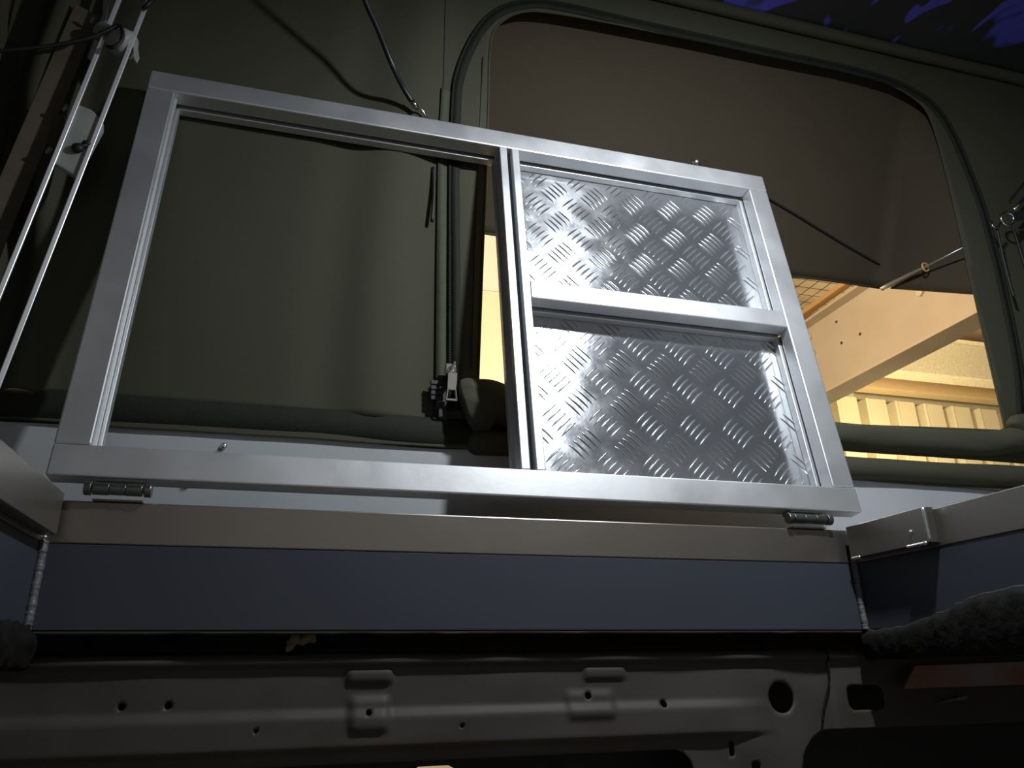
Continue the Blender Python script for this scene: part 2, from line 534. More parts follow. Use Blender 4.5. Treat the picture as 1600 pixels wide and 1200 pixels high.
# side walls, roof lining
wl = MB().grid(lambda u, v: (-0.50 + 0.02 * math.sin(u * 60 + v * 3) + 0.012 * nz(u * 9, v * 3), 1.135 - 1.9 * u, 0.16 + 1.26 * v), 150, 24)
struct(wl.build('wall_left', 'canvas', None, (-0.5, 0.2, 0.3), smooth=True, solid=0.002))
wr = MB().grid(lambda u, v: (1.955 + 0.010 * nz(u * 9, v * 3), 1.135 - 1.9 * u, 0.16 + 1.26 * v), 60, 24)
struct(wr.build('wall_right', 'canvas', None, (1.95, 0.2, 0.3), smooth=True, solid=0.002))
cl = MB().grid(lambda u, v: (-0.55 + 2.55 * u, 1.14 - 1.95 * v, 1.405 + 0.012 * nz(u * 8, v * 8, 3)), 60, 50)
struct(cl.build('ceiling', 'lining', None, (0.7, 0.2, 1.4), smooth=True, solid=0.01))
tr = lumpy_roll([(-0.5, 1.105, 1.385), (0.3, 1.106, 1.387), (1.1, 1.106, 1.386), (1.95, 1.105, 1.385)], 0.014, 0.003, 12, 4, 2, 20, (1.0, 1.0))
struct(tr.build('trim_1', 'canvas', None, (0.7, 1.1, 1.38), smooth=True))

# white painted lower board behind the collar
bd = MB().box(-0.62, 1.60, 1.119, 1.131, 0.10, 0.362)
board = struct(bd.build('trim_2', 'white', None, (0.45, 1.11, 0.0), bevel=0.003))
pn = MB()
p0, p1 = aty(335, 713, 1.121), aty(350, 697, 1.078)
pn.cyl(p0, p1, 0.0045, 14)
pn.ball(p1, 0.0048, 10, 6)
tag(pn.build('locating_pin', 'alu_edge', None, p0, smooth=True), 'small round-ended metal pin sticking out of the white board behind the hatch', 'pin')

# ================================================================== aluminium roof collar
XL, XR, YB = -0.270, 0.795, 0.9585
ZT, ZM, ZB = 0.194, 0.1455, 0.0525
collar = thing('roof_collar', (0.26, YB, ZB), 'three-sided bare aluminium collar with blue film on its lower faces, under the hinged hatch', 'frame')
rb = MB().box(XL - 0.05, XR + 0.05, YB, YB + 0.05, ZM, ZT).build('rear_band', 'collar', collar, bevel=0.0015)
MB().box(XL - 0.05, XR + 0.05, YB + 0.001, YB + 0.046, ZB, ZM).build('rear_lower_face', 'film', collar, bevel=0.001, label='blue film lower face')
for nm, xa, xb in (('right', XR, XR + 0.05), ('left', XL, XL - 0.05)):
    MB().box(min(xa, xb), max(xa, xb), -0.7, YB - 0.0005, ZM, ZT).build('side_band', 'collar', collar, bevel=0.0015)
    e = 0.001 if xb > xa else -0.001
    MB().box(min(xa + e, xb), max(xa + e, xb), -0.7, YB, ZB, ZM).build('side_lower_face', 'film', collar, bevel=0.001, label='blue film lower face')
for x, dx in ((XR, -1), (XL, 1)):
    pts = [Vector((x + dx * 0.002 + 0.0008 * nz(k, 1, x), YB - 0.002, ZM + 0.002 - (ZM - ZB + 0.002) * k / 60)) for k in range(61)]
    MB().tube(pts, [0.0050 + 0.0003 * math.sin(k * 2.6) + 0.0008 * nz(k * 0.5, x) for k in range(61)], 8).build('weld_bead', 'weld', collar, smooth=True)
    pts = [Vector((x + dx * 0.001, YB - 0.001, ZT - 0.003 - (ZT - ZM) * k / 30)) for k in range(30)]
    MB().tube(pts, [0.003 + 0.0008 * math.sin(k * 2.1) for k in range(30)], 8).build('weld_bead', 'collar', collar, smooth=True)
# welded-on corner tabs
tab = MB()
tab.box(XR - 0.016, XR - 0.0125, 0.795, 0.945, 0.150, 0.196)
tab.box(XR - 0.0125, XR, 0.795, 0.799, 0.150, 0.196)
tab.box(XR - 0.0125, XR, 0.799, 0.945, 0.1925, 0.196)
tab.box(XR - 0.0125, XR, 0.799, 0.945, 0.150, 0.153)
tab.build('corner_tab', 'collar', collar, bevel=0.001)
tab = MB()
tab.box(XL + 0.0125, XL + 0.016, 0.70, 0.945, 0.152, 0.199)
tab.box(XL, XL + 0.0125, 0.70, 0.704, 0.152, 0.199)
tab.box(XL, XL + 0.0125, 0.704, 0.945, 0.1955, 0.199)
tab.box(XL, XL + 0.0125, 0.704, 0.945, 0.152, 0.155)
tab.build('corner_tab', 'collar', collar, bevel=0.001)
for (y0, y1, z) in ((0.80, 0.835, 0.150), (0.925, 0.943, 0.150)):
    MB().tube([Vector((XR - 0.0155, y0 + (y1 - y0) * k / 8, z)) for k in range(9)], [0.0022 + 0.0006 * (k % 2) for k in range(9)], 8).build('weld_bead', 'alu_edge', collar, smooth=True)
MB().tube([Vector((XR - 0.015, 0.7955, 0.151 + 0.044 * k / 9)) for k in range(10)], [0.0018 + 0.0006 * (k % 2) for k in range(10)], 8).build('weld_bead', 'alu_edge', collar, smooth=True)
# rivet on the right tab
MB().ball((XR - 0.0165, 0.822, 0.168), 0.0022, 8, 6).build('rivet', 'alu_edge', collar, smooth=True)

# ================================================================== hinged hatch
TI = math.radians(8.782)
HX = Vector((1, 0, 0))
HU = Vector((0, math.sin(TI), math.cos(TI)))
HD = Vector((0, math.cos(TI), -math.sin(TI)))
P0 = Vector((-0.28195, 0.9589, 0.2228))
HW, HH, RW, RD = 1.108, 0.694, 0.040, 0.026
def hp(u, v, d=0.0):
    return P0 + HX * u + HU * v + HD * d
def hbox(mb, u0, u1, v0, v1, d0, d1):
    return mb.hexa(hp(u0, v0, d0), HX * (u1 - u0), HU * (v1 - v0), HD * (d1 - d0))
hatch = thing('hinged_hatch', hp(HW / 2, 0, RD / 2), 'aluminium hatch frame with open left half and two checker plate panels', 'hatch')
hbox(MB(), 0, HW, 0, RW, 0, RD).build('bottom_rail', 'alu', hatch, bevel=0.0022)
hbox(MB(), 0, HW, HH - RW, HH, 0, RD).build('top_rail', 'alu', hatch, bevel=0.0022)
hbox(MB(), 0.0, RW, RW + 0.0006, HH - RW - 0.0006, 0.0004, RD).build('side_stile', 'alu', hatch, bevel=0.0022)
hbox(MB(), HW - RW, HW, RW + 0.0006, HH - RW - 0.0006, 0.0004, RD).build('side_stile', 'alu', hatch, bevel=0.0022)
MU0, MU1, MU2, MU3 = 0.5705, 0.5840, 0.5925, 0.6060
hbox(MB(), MU0, MU1, RW, HH - RW, 0.0006, 0.0445).build('middle_stile', 'alu', hatch, bevel=0.0015)
hbox(MB(), MU2, MU3, RW, HH - RW, 0.0006, 0.0445).build('middle_stile', 'alu', hatch, bevel=0.0015)
hbox(MB(), MU1 - 0.001, MU2 + 0.001, RW + 0.0007, HH - RW - 0.0007, 0.013, 0.034).build('stile_groove', 'alu_dark', hatch)
CV0, CV1 = 0.333, 0.367
hbox(MB(), MU3, HW - RW, CV0, CV1, 0.0006, RD).build('cross_rail', 'alu', hatch, bevel=0.0022)
# inner channel beads of the three openings
def beads(u0, u1, v0, v1):
    for (a, b, c, e) in ((u0, u1, v1 + 0.003, v1 + 0.010), (u0, u1, v0 - 0.010, v0 - 0.003), (u0 - 0.010, u0 - 0.003, v0, v1), (u1 + 0.003, u1 + 0.010, v0, v1)):
        hbox(MB(), a, b, c, e, RD, 0.0310).build('channel_web', 'alu_dark', hatch)
    t, d0, d1 = 0.004, 0.0310, 0.0448
    for (a, b, c, e) in ((u0, u1, v1 - t, v1 + 0.010), (u0, u1, v0 - 0.010, v0 + t), (u0 - 0.010, u0 + t, v0, v1), (u1 - t, u1 + 0.010, v0, v1)):
        hbox(MB(), a, b, c, e, d0, d1).build('inner_bead', 'alu', hatch, bevel=0.0012)
beads(RW, MU0, RW, HH - RW)
hbox(MB(), RW - 0.001, RW + 0.003, RW, HH - RW, 0.0125, 0.0165).build('channel_lip', 'alu', hatch, bevel=0.0008)
beads(MU3, HW - RW, CV1, HH - RW)
beads(MU3, HW - RW, RW, CV0)
# checker plates with raised five-bar tread
PD = 0.0450
def plate(v0, v1, ou, ov, pv):
    p = hbox(MB(), MU3 - 0.008, HW - RW + 0.010, v0 - 0.012, v1 + 0.012, PD, PD + 0.0025).build('checker_plate', 'plate', hatch, uv=(HU, HX))
    mb = MB()
    pitch = 0.0760
    L, Wd, Hh, sp, N = 0.038, 0.0036, 0.0017, 0.0103, 8
    u0, u1 = MU3 + 0.001, HW - RW - 0.001
    i = -1
    for kind in (0, 1):
        for gi in range(-3, 6):
            for gj in range(-4, 4):
                cu = ou + gi * pitch + (0 if kind else pitch / 2)
                cv = ov + gj * pv + (0 if kind else pv / 2)
                a = math.pi / 4 if kind == 0 else -math.pi / 4
                du, dv = math.cos(a), math.sin(a)
                nu, nv = -dv, du
                for q in range(-2, 3):
                    bu, bv = cu + nu * q * sp, cv + nv * q * sp
                    if not (u0 + 0.004 < bu < u1 - 0.004 and v0 + 0.004 < bv < v1 - 0.004):
                        continue
                    base = len(mb.v)
                    for k in range(N + 1):
                        t = k / N * 2 - 1
                        wd = Wd * 0.5 * (max(0.0, 1 - t * t) ** 0.75) + 0.0003
                        hh = Hh * (max(0.0, 1 - t ** 4)) + 0.00002
                        bow = 0.0011 * (1 - t * t)
                        c_u, c_v = bu + du * t * L / 2 + nu * bow, bv + dv * t * L / 2 + nv * bow
                        for s_, h_ in ((-1, -0.0003), (-0.30, 0.86), (0, 1.0), (0.30, 0.86), (1, -0.0003)):
                            mb.v.append(hp(min(max(c_u + nu * s_ * wd, u0), u1), min(max(c_v + nv * s_ * wd, v0), v1), PD - (hh * h_ if h_ > 0 else -0.0003)))
                    for k in range(N):
                        for c in range(4):
                            x = base + k * 5 + c
                            mb.f.append((x, x + 1, x + 6, x + 5))
    mb.build('tread_bars', 'tread', p, smooth=True, kind='stuff')
plate(CV1, HH - RW, 0.8353, 0.6095, 0.0710)
plate(RW, CV0, 0.8390, 0.2538, 0.0738)
# hinges between bottom rail and collar
for x0, x1, lab in ((-0.237, -0.166, 'three-knuckle steel hinge under the left end of the hatch bottom rail'), (0.688, 0.762, 'three-knuckle steel hinge under the right end of the hatch bottom rail')):
    yh, zh = 0.953, 0.2075
    h = thing('butt_hinge', ((x0 + x1) / 2, yh, ZT), lab, 'hinge')
    Lh = x1 - x0
    for k in range(3):
        a = x0 + Lh * (0.13 + 0.247 * k)
        MB().cyl((a, yh, zh), (a + Lh * 0.240, yh, zh), 0.0072 if k != 1 else 0.0068, 18).build('knuckle', 'hinge', h, bevel=0.0006)
    MB().cyl((x0, yh, zh), (x0 + Lh * 0.11, yh, zh), 0.0080, 18).build('pin_cap', 'hinge', h, bevel=0.001)
    MB().cyl((x1 - Lh * 0.11, yh, zh), (x1, yh, zh), 0.0080, 18).build('pin_cap', 'hinge', h, bevel=0.001)
    MB().cyl((x0 + 0.002, yh, zh), (x1 - 0.002, yh, zh), 0.003, 12).build('pin', 'hinge', h)
    lf = MB()
    lf.box(x0 + Lh * 0.13, x1 - Lh * 0.13, yh + 0.003, yh + 0.040, ZT + 0.0002, ZT + 0.0025)
    lf.build('lower_leaf', 'hinge', h)
    ul = MB().hexa(Vector((x0 + Lh * 0.13, yh + 0.003, zh + 0.0105)), (Lh * 0.74, 0, 0), HD * 0.022, HU * 0.0022)
    ul.build('upper_leaf', 'hinge', h)
# knob on the top edge
kb = MB()
kb.cyl(hp(0.980, HH - 0.001, 0.014), hp(0.980, HH + 0.024, 0.022), 0.0042, 12)
kb.ball(hp(0.980, HH + 0.031, 0.022), 0.0092, 16, 10, (1, 0.9, 0.9))
kb.build('knob', 'hinge', hatch, smooth=True, label='small round metal knob')

# support cable
cb = thing('support_cable', aty(667, 197, 1.098), 'dark coated cable with a crimped metal end hooked to the hatch top rail', 'cable')
cpts = [aty(530, -150, 0.93), aty(548, -70, 0.96), aty(570, 0, 0.995), aty(590, 45, 1.015), aty(612, 100, 1.038), aty(630, 137, 1.068), aty(643, 158, 1.082)]
MB().tube(smooth_path(cpts, 8), 0.0046, 10).build('coated_cable', 'cablecoat', cb, smooth=True)
MB().cyl(aty(641, 155, 1.081), aty(653, 171, 1.088), 0.0050, 14).build('ferrule', 'chrome', cb, smooth=True)
MB().tube(smooth_path([aty(652, 169, 1.088), aty(659, 172, 1.092), aty(664, 180, 1.096), aty(667, 188, 1.098), aty(668, 197, 1.098)], 5), 0.0020, 8).build('hook', 'chrome', cb, smooth=True)
MB().ball(aty(664, 187, 1.097), 0.0035, 10, 6).build('hook_stop', 'chrome', cb, smooth=True)

# ================================================================== awning outside the window
YA, ZA, ZTOP = 1.35, 0.876, 1.36
XA0, XA1 = 0.22, 1.338
aw = thing('window_awning', (0.8, YC + 0.01, ZTOP), 'brown canvas awning propped out over the window opening behind the hatch', 'awning')
def aw_pt(u, v):
    sag = 0.010 * math.sin(math.pi * v) * math.sin(math.pi * u) + 0.004 * nz(u * 5, v * 3, 2) * math.sin(math.pi * u)
    return (XA0 + (XA1 - XA0) * u, YC + 0.014 + (YA - YC - 0.014) * v + sag, ZTOP + (ZA - ZTOP) * v - sag)
gz = aty(1515, 448, YC + 0.004)
def fold_raw(u, v):
    if u <= 0.84:
        return Vector(aw_pt(max(u, 0.0) / 0.84, v))
    a = Vector((XA1, YC + 0.014, ZTOP)).lerp(Vector((XA1, YA, ZA)), v)
    b = Vector((1.42, YC + 0.016, ZTOP)).lerp(Vector((1.39, YC + 0.014, gz.z - 0.01)), v)
    return a.lerp(b, min(1.0, (u - 0.84) / 0.16))
def fold(u, v):
    acc_ = Vector((0, 0, 0))
    wd = min(0.022, u + 1e-4, 1.0001 - u)
    for k in range(-4, 5):
        acc_ += fold_raw(u + wd * k / 4, v)
    return acc_ / 9
MB().grid(fold, 140, 24).build('awning_panel', 'awning', aw, smooth=True, solid=0.002)
MB().tube([aw_pt(k / 20, 1.0) for k in range(21)], 0.003, 6).build('front_hem', 'awning', aw, smooth=True)
seamp = [Vector(aw_pt(u, v)) + Vector((0, -0.004, -0.004)) for u, v in ((0.62, 0.60), (0.75, 0.70), (0.88, 0.81), (0.985, 0.89))]
MB().tube(smooth_path(seamp, 6), 0.0022, 6).build('awning_cord', 'rubber', aw, smooth=True)
rod = thing('awning_rod', (XA1 - 0.003, YA - 0.014, ZA - 0.010), 'thin flattened metal rod that props the corner of the brown awning, with a brass ring', 'rod')
ra, rb_ = Vector((XA1 - 0.006, YA - 0.012, ZA - 0.008)), aty(1506, 387, YC + 0.002)
MB().tube([ra, ra.lerp(rb_, 0.1), ra.lerp(rb_, 0.45), ra.lerp(rb_, 0.6), rb_], [0.0125, 0.0130, 0.0085, 0.0045, 0.0040], 10, True, (1, 0.45)).build('flat_bar', 'alu_edge', rod, smooth=True)
MB().ring(ra.lerp(rb_, 0.55), (rb_ - ra), 0.010, 0.0022).build('ring', M['orange'], rod, smooth=True, label='brass coloured ring')
MB().cyl(ra + Vector((-0.001, -0.009, 0)), ra + Vector((0, 0.004, 0)), 0.004, 10).build('rivet', 'hinge', rod)

# snap hook and straps at the right edge
hk = thing('snap_hook', aty(1580, 355, 1.07), 'chrome snap hook ring on black straps at the right window jamb', 'hook')
MB().ring(aty(1574, 342, 1.072), (0.2, 1, 0.2), 0.0145, 0.0028).build('ring', 'chrome', hk, smooth=True)
MB().tube(smooth_path([aty(1549, 346, 1.072), aty(1551, 353, 1.07), aty(1558, 355, 1.07), aty(1564, 348, 1.07)], 4), 0.0026, 8).build('hook_tip', 'chrome', hk, smooth=True)
MB().tube([aty(1584, 328, 1.07), aty(1594, 317, 1.068), aty(1606, 304, 1.066)], [0.0032, 0.0045, 0.004], 8).build('hook_body', 'chrome', hk, smooth=True)
MB().hexa(aty(1588, 345, 1.07), aty(1640, 335, 1.062) - aty(1588, 345, 1.07), (0, 0.003, 0), (0, 0, 0.022)).build('strap', 'rubber', hk)
MB().hexa(aty(1578, 318, 1.072), aty(1640, 240, 1.062) - aty(1578, 318, 1.072), (0, 0.003, 0), (0.006, 0, 0.014)).build('strap', 'rubber', hk)
MB().tube(smooth_path([aty(1558, 358, 1.075), aty(1567, 400, 1.085), aty(1577, 440, 1.09), aty(1584, 464, 1.092)], 5), 0.0028, 8).build('cord', 'rubber', hk, smooth=True)
MB().tube(smooth_path([aty(1582, 352, 1.075), aty(1592, 385, 1.085), aty(1606, 430, 1.09)], 5), 0.003, 8).build('cord', 'rubber', hk, smooth=True)

# ================================================================== lift arm at the left
YL = 1.035
arm = thing('lift_arm', aty(-60, 640, YL), 'slanting lift arm of two aluminium bars joined by white plates, left of the hatch', 'arm')
def arm_bar(p, q, name, wdt=0.0066, dep=0.020, m='bar'):
    a, b = aty(*p, YL), aty(*q, YL)
    d = (b - a).normalized()
    n = Vector((math.sin(0.36), -math.cos(0.36), 0))
    n = (n - d * n.dot(d)).normalized()
    side = n.cross(d) * -1
    mb = MB().hexa(a - side * wdt / 2, side * wdt, n * -dep, b - a)
    return mb.build(name, m, arm, bevel=0.001)
arm_bar((-75, 640), (205, -48), 'arm_bar')
arm_bar((-22, 650), (250, -48), 'arm_bar')
arm_bar((-150, 730), (155, 0), 'backing_strip', 0.036, 0.006, 'tan').location = (-0.022, 0.025, 0)
def arm_poly(px, name, m, dy0, thick, bev=0.002):
    return MB().prism([aty(x, y, YL + dy0) for x, y in px], (0, thick, 0)).build(name, m, arm, bevel=bev)
lowp = arm_poly([(123, 163), (143, 171), (160, 187), (160, 200), (119, 276), (84, 254), (86, 240)], 'bracket_plate', 'bracket', 0.004, 0.012)
wn = MB()
wn.ball(aty(121, 231, YL), 0.0085, 12, 8, (1, 0.7, 0.9))
wn.ball(aty(135, 224, YL), 0.0062, 12, 8, (1, 0.7, 0.8))
wn.tube([aty(121, 231, YL), aty(137, 226, YL)], 0.003, 8)
wn.build('wing_nut', 'rubber', lowp, smooth=True)
a, b = aty(163, 52, YL + 0.012), aty(202, 74, YL + 0.012)
d = (b - a).normalized()
sp_ = MB()
sp_.tube([a - d * 0.012, a - d * 0.008, a + d * 0.012, a + d * 0.014, a + d * 0.040, a + d * 0.046], [0.010, 0.015, 0.0175, 0.021, 0.024, 0.019], 20)
spc = sp_.build('round_spacer', 'bracket', arm, smooth=True)
ct = MB().tube(smooth_path([aty(-30, 82, YL - 0.008), aty(60, 74, YL - 0.008), aty(130, 62, YL - 0.010), aty(163, 50, YL - 0.012), aty(185, 40, YL - 0.014), aty(192, 52, YL - 0.016), aty(188, 66, YL - 0.016), aty(176, 74, YL - 0.014), aty(168, 73, YL - 0.006)], 6), 0.0030, 8)
tag(ct.build('tie_cord', 'rubber', None, aty(176, 74, YL), smooth=True), 'black cord looped around the white spacer of the lift arm at top left', 'cord')
tw = MB().tube([aty(224, 14, YL - 0.004), aty(232, 6, YL - 0.006), aty(244, -6, YL - 0.004)], 0.0036, 8)
tw.build('tape_wrap', 'rubber', arm, smooth=True)
for x, y in ((143, 34), (100, 172), (74, 238)):
    c = aty(x, y, YL + 0.012)
    MB().cyl(c, c + Vector((0.006, -0.008, 0.003)), 0.0035, 10).build('bolt', 'chrome', arm)
tabp = MB()
tabp.prism([aty(x, y, YL + 0.03) for x, y in ((38, 158), (48, 160), (66, 176), (86, 180), (100, 174), (98, 236), (70, 222), (56, 200), (36, 184))], (0, 0.004, 0))
tabp.build('curved_tab', 'tan', arm, bevel=0.001)
MB().hexa(aty(160, 34, YL + 0.03), (0.006, 0, 0), (0, 0.006, 0), aty(162, -40, YL + 0.03) - aty(160, 34, YL + 0.03)).build('short_stay', 'alu', arm, bevel=0.001)
arm_poly([(134, 53), (160, 40), (163, 46), (138, 57)], 'lug', 'tan', 0.01, 0.006, 0.001)
arm_poly([(208, 72), (214, 64), (217, 88), (213, 96), (209, 92)], 'lug', 'bracket', 0.012, 0.006, 0.001)

# ================================================================== van body panel below the collar
YP = 0.985
def pz(px, py):
    p = aty(px, py, YP)
    return p.x, p.z
def circ(px, py, rp, n=20, sx=1.0):
    c = aty(px, py, YP)
    r = (aty(px + rp, py, YP) - c).length
    return [(c.x + r * sx * math.cos(2 * math.pi * k / n), c.z + r * math.sin(2 * math.pi * k / n)) for k in range(n)]
def rrect(x0, x1, z0, z1, r, n=6):
    out = []
    for (cx, cz, a0) in ((x1 - r, z1 - r, 0), (x0 + r, z1 - r, 90), (x0 + r, z0 + r, 180), (x1 - r, z0 + r, 270)):
        for k in range(n + 1):
            a = math.radians(a0 + 90 * k / n)
            out.append((cx + r * math.cos(a), cz + r * math.sin(a)))
    return out
holes = [circ(190, 1105, 6), circ(263, 1103, 6), circ(575, 1113, 5), circ(400, 1142, 4), circ(720, 1133, 4), circ(917, 1087, 5), circ(1035, 1100, 5), circ(1222, 1090, 20)]
x0, z1 = pz(1320, 1071)
x1, z0 = pz(1384, 1108)
holes.append(rrect(x0, x1, z0, z1, 0.010))
x0, z1 = pz(1137, 1157)
x1, z0 = pz(1147, 1182)
holes.append(rrect(x0, x1, z0, z1, 0.0034))
holes.append(circ(1180, 1197, 7))
x0, zt = pz(1246, 1140)
holes.append(rrect(x0, 1.30, -0.40, -0.0765, 0.055, 10))
x0, _ = pz(330, 1190)
x1, _ = pz(1085, 1190)
holes.append(rrect(x0, x1, -0.40, -0.0925, 0.030, 8))
def bump(x, z, px0, px1, py0, py1, soft=0.006):
    a, zt = pz(px0, py0)
    b, zb = pz(px1, py1)
    return sstep(a - soft, a + soft, x) * (1 - sstep(b - soft, b + soft, x)) * sstep(zb - soft, zb + soft, z) * (1 - sstep(zt - soft, zt + soft, z))
def body_y(x, z):
    y = YP
    y -= 0.008 * sstep(0.012, 0.016, z) * (1 - sstep(0.78, 0.82, x))       # proud top lip
    y += 0.010 * sstep(0.021, 0.026, z)
    k = 1 - sstep(0.55, 0.66, x)
    y -= 0.007 * k * (1 - sstep(-0.045, -0.032, z))                       # long swage
    y += 0.009 * k * (1 - sstep(-0.080, -0.074, z))
    y -= 0.006 * bump(x, z, 548, 604, 1092, 1141)
    y -= 0.005 * bump(x, z, 543, 612, 1046, 1066, 0.004)
    y -= 0.004 * bump(x, z, 885, 957, 1082, 1120)
    y -= 0.004 * bump(x, z, 912, 975, 1042, 1060, 0.004)
    c = aty(1222, 1090, YP)
    d = math.hypot(x - c.x, z - c.z)
    y += 0.006 * (1 - sstep(0.014, 0.024, d))
    y += 0.004 * (1 - sstep(0.740, 0.746, x)) * sstep(0.60, 0.74, x)
    c = aty(1165, 1155, YP)
    y -= 0.007 * math.exp(-((x - c.x) ** 2 + (z - c.z) ** 2) / 0.0016)
    y += 0.003 * nz(x * 9, z * 14, 5)
    return y
bp_ = sheet_with_holes(-0.62, 1.36, -0.30, 0.027, 0.0030, holes, body_y)
body = tag(bp_.build('body_panel', 'body', None, (0.3, YP, -0.3), smooth=True, solid=0.0014), 'dark sheet metal van panel with swages and bolt holes below the collar', 'panel')
# panel joint at the right
jt = MB().tube(smooth_path([aty(1291, 1005, YP - 0.004), aty(1296, 1060, YP - 0.003), aty(1288, 1100, YP - 0.003), aty(1285, 1128, YP - 0.003)], 6), 0.0016, 6)
jt.build('panel_joint', 'seal', body, smooth=True)
# black sealant strip in the gap
def seal_pt(u, v):
    x = -0.62 + 1.75 * u
    z = 0.0305 + 0.0255 * v
    return (x, 0.990 + 0.006 * math.sin(v * 3.14) - 0.006 * abs(nz(x * 22, z * 50, 1)) - 0.003 * nz(x * 70, z * 90, 2), z + 0.002 * nz(x * 12, 4.4) * (1 - v))
sg = MB().grid(seal_pt, 260, 8).build('gap_sealant', 'seal', None, (0.2, 0.978, 0.02), smooth=True, solid=0.002)
tag(sg, 'ragged black sealant strip filling the gap under the blue rear face', 'sealant')
# rim of brown metal just under the film
lip = MB().tube([Vector((-0.6 + 1.40 * k / 60, 0.9625, 0.0505 + 0.0012 * nz(k * 0.6, 2))) for k in range(61)], 0.0022, 6)
lip.build('film_lower_edge', 'body', collar, smooth=True)
# crumb of foam stuck in the gap
fc = MB()
for (x, y, r) in ((455, 1005, 0.0055), (462, 998, 0.007), (472, 1001, 0.006), (481, 996, 0.0065), (487, 999, 0.005), (452, 1012, 0.004)):
    fc.ball(aty(x, y, 0.979), r, 8, 6, (1.2, 0.8, 0.9))
for v in fc.v:
    v += Vector((1, 1, 1)) * (0.003 * nz(v.x * 150, v.y * 150, v.z * 150))
tag(fc.build('foam_crumb', 'foam', None, aty(470, 1003, 0.970)), 'torn scrap of tan foam stuck in the black sealant gap', 'debris')
# sealant lumps creeping up the right side face
lm = MB()
lump_px = [(1352, 986, 8), (1380, 976, 9), (1410, 964, 10), (1440, 951, 11), (1470, 940, 12), (1500, 935, 13), (1530, 931, 13), (1560, 929, 13), (1590, 928, 14), (1620, 928, 14)]
def xat(px, py, x):
    r = ray(px, py)
    return r * (x / r.x)
def side_seal(u, v):
    y = 0.962 - 1.5 * u
    hgt = 0.050 + 0.034 * sstep(0.034, 0.174, u) + 0.004 * nz(u * 107, 3.3)
    z = 0.012 + (hgt - 0.012) * v
    return (XR - 0.004 - 0.004 * math.sin(v * 2.9) - 0.003 * nz(u * 143, v * 6, 8) - 0.002 * nz(u * 430, v * 14, 8) + 0.004 * (v > 0.95), y, z)
ls = MB().grid(side_seal, 280, 8).build('side_sealant', 'seal', None, (XR, 0.75, 0.012), smooth=True, solid=0.003)
MB().tube([Vector(side_seal(k / 140, 1.0)) + Vector((0.001, 0, 0.001)) for k in range(141)], 0.0014, 6).build('sealant_edge', 'body', ls, smooth=True)
tag(ls, 'lumpy dark sealant creeping up the lower edge of the right blue side face', 'sealant')
def side_seal_l(u, v):
    y = 0.962 - 1.5 * u
    hgt = 0.056 + 0.012 * sstep(0.03, 0.17, u) + 0.004 * nz(u * 107, 7.3)
    z = 0.012 + (hgt - 0.012) * v
    return (XL + 0.004 + 0.008 * math.sin(v * 2.9) + 0.006 * nz(u * 93, v * 4, 3), y, z)
ls = MB().grid(side_seal_l, 280, 8).build('side_sealant', 'seal', None, (XL, 0.75, 0.012), smooth=True, solid=0.003)
tag(ls, 'lumpy dark sealant along the lower edge of the left blue side face', 'sealant')
# rusty strips on the right
def strip(px0, px1, py0, py1, y, name, m, label):
    pts = [aty(px0, py1, y), aty(px1, py1 - 8, y), aty(px1, py0 - 8, y), aty(px0 + 18, py0, y)]
    o = MB().prism(pts, (0, 0.004, 0)).build(name, m, None, pts[0], bevel=0.001)
    return tag(o, label, 'strip')
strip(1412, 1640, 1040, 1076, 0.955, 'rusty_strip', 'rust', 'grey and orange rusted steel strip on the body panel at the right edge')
strip(1462, 1512, 1094, 1100, 0.972, 'tan_strip', 'foam', 'short narrow tan strip on the body panel at the lower right')
# outer skin behind the panel, with the strip of daylit opening at the very bottom
sx0, sz = pz(640, 1197)
sxa, sza = aty(636, 1196.5, 1.105).x, aty(680, 1196.5, 1.105).z
sxb = aty(722, 1196.5, 1.105).x
sk = sheet_with_holes(-0.7, 1.5, -0.6, 0.16, 0.02, [[(sxa, -0.45), (sxb, -0.45), (sxb, sza), (sxa, sza)]], lambda x, z: 1.105)
struct(sk.build('wall_lower', 'void', None, (0.3, 1.105, -0.6), solid=0.004))

# body sides and the roof deck between collar and canvas
struct(MB().box(1.50, 1.52, -0.8, 1.10, -0.6, 0.15).build('wall_right_lower', 'void', None, (1.51, 0.2, -0.6)))
struct(MB().box(-0.72, -0.70, -0.8, 1.10, -0.6, 0.15).build('wall_left_lower', 'void', None, (-0.71, 0.2, -0.6)))
struct(MB().box(XR + 0.052, 1.96, -0.8, 1.10, 0.150, 0.170).build('trim_3', 'white', None, (1.4, 0.2, 0.15)))
struct(MB().box(-0.72, XL - 0.052, -0.8, 1.10, 0.150, 0.170).build('trim_4', 'white', None, (-0.5, 0.2, 0.15)))
struct(MB().box(1.60, 1.96, 1.10, 1.13, 0.10, 0.40).build('trim_5', 'white', None, (1.78, 1.11, 0.1)))

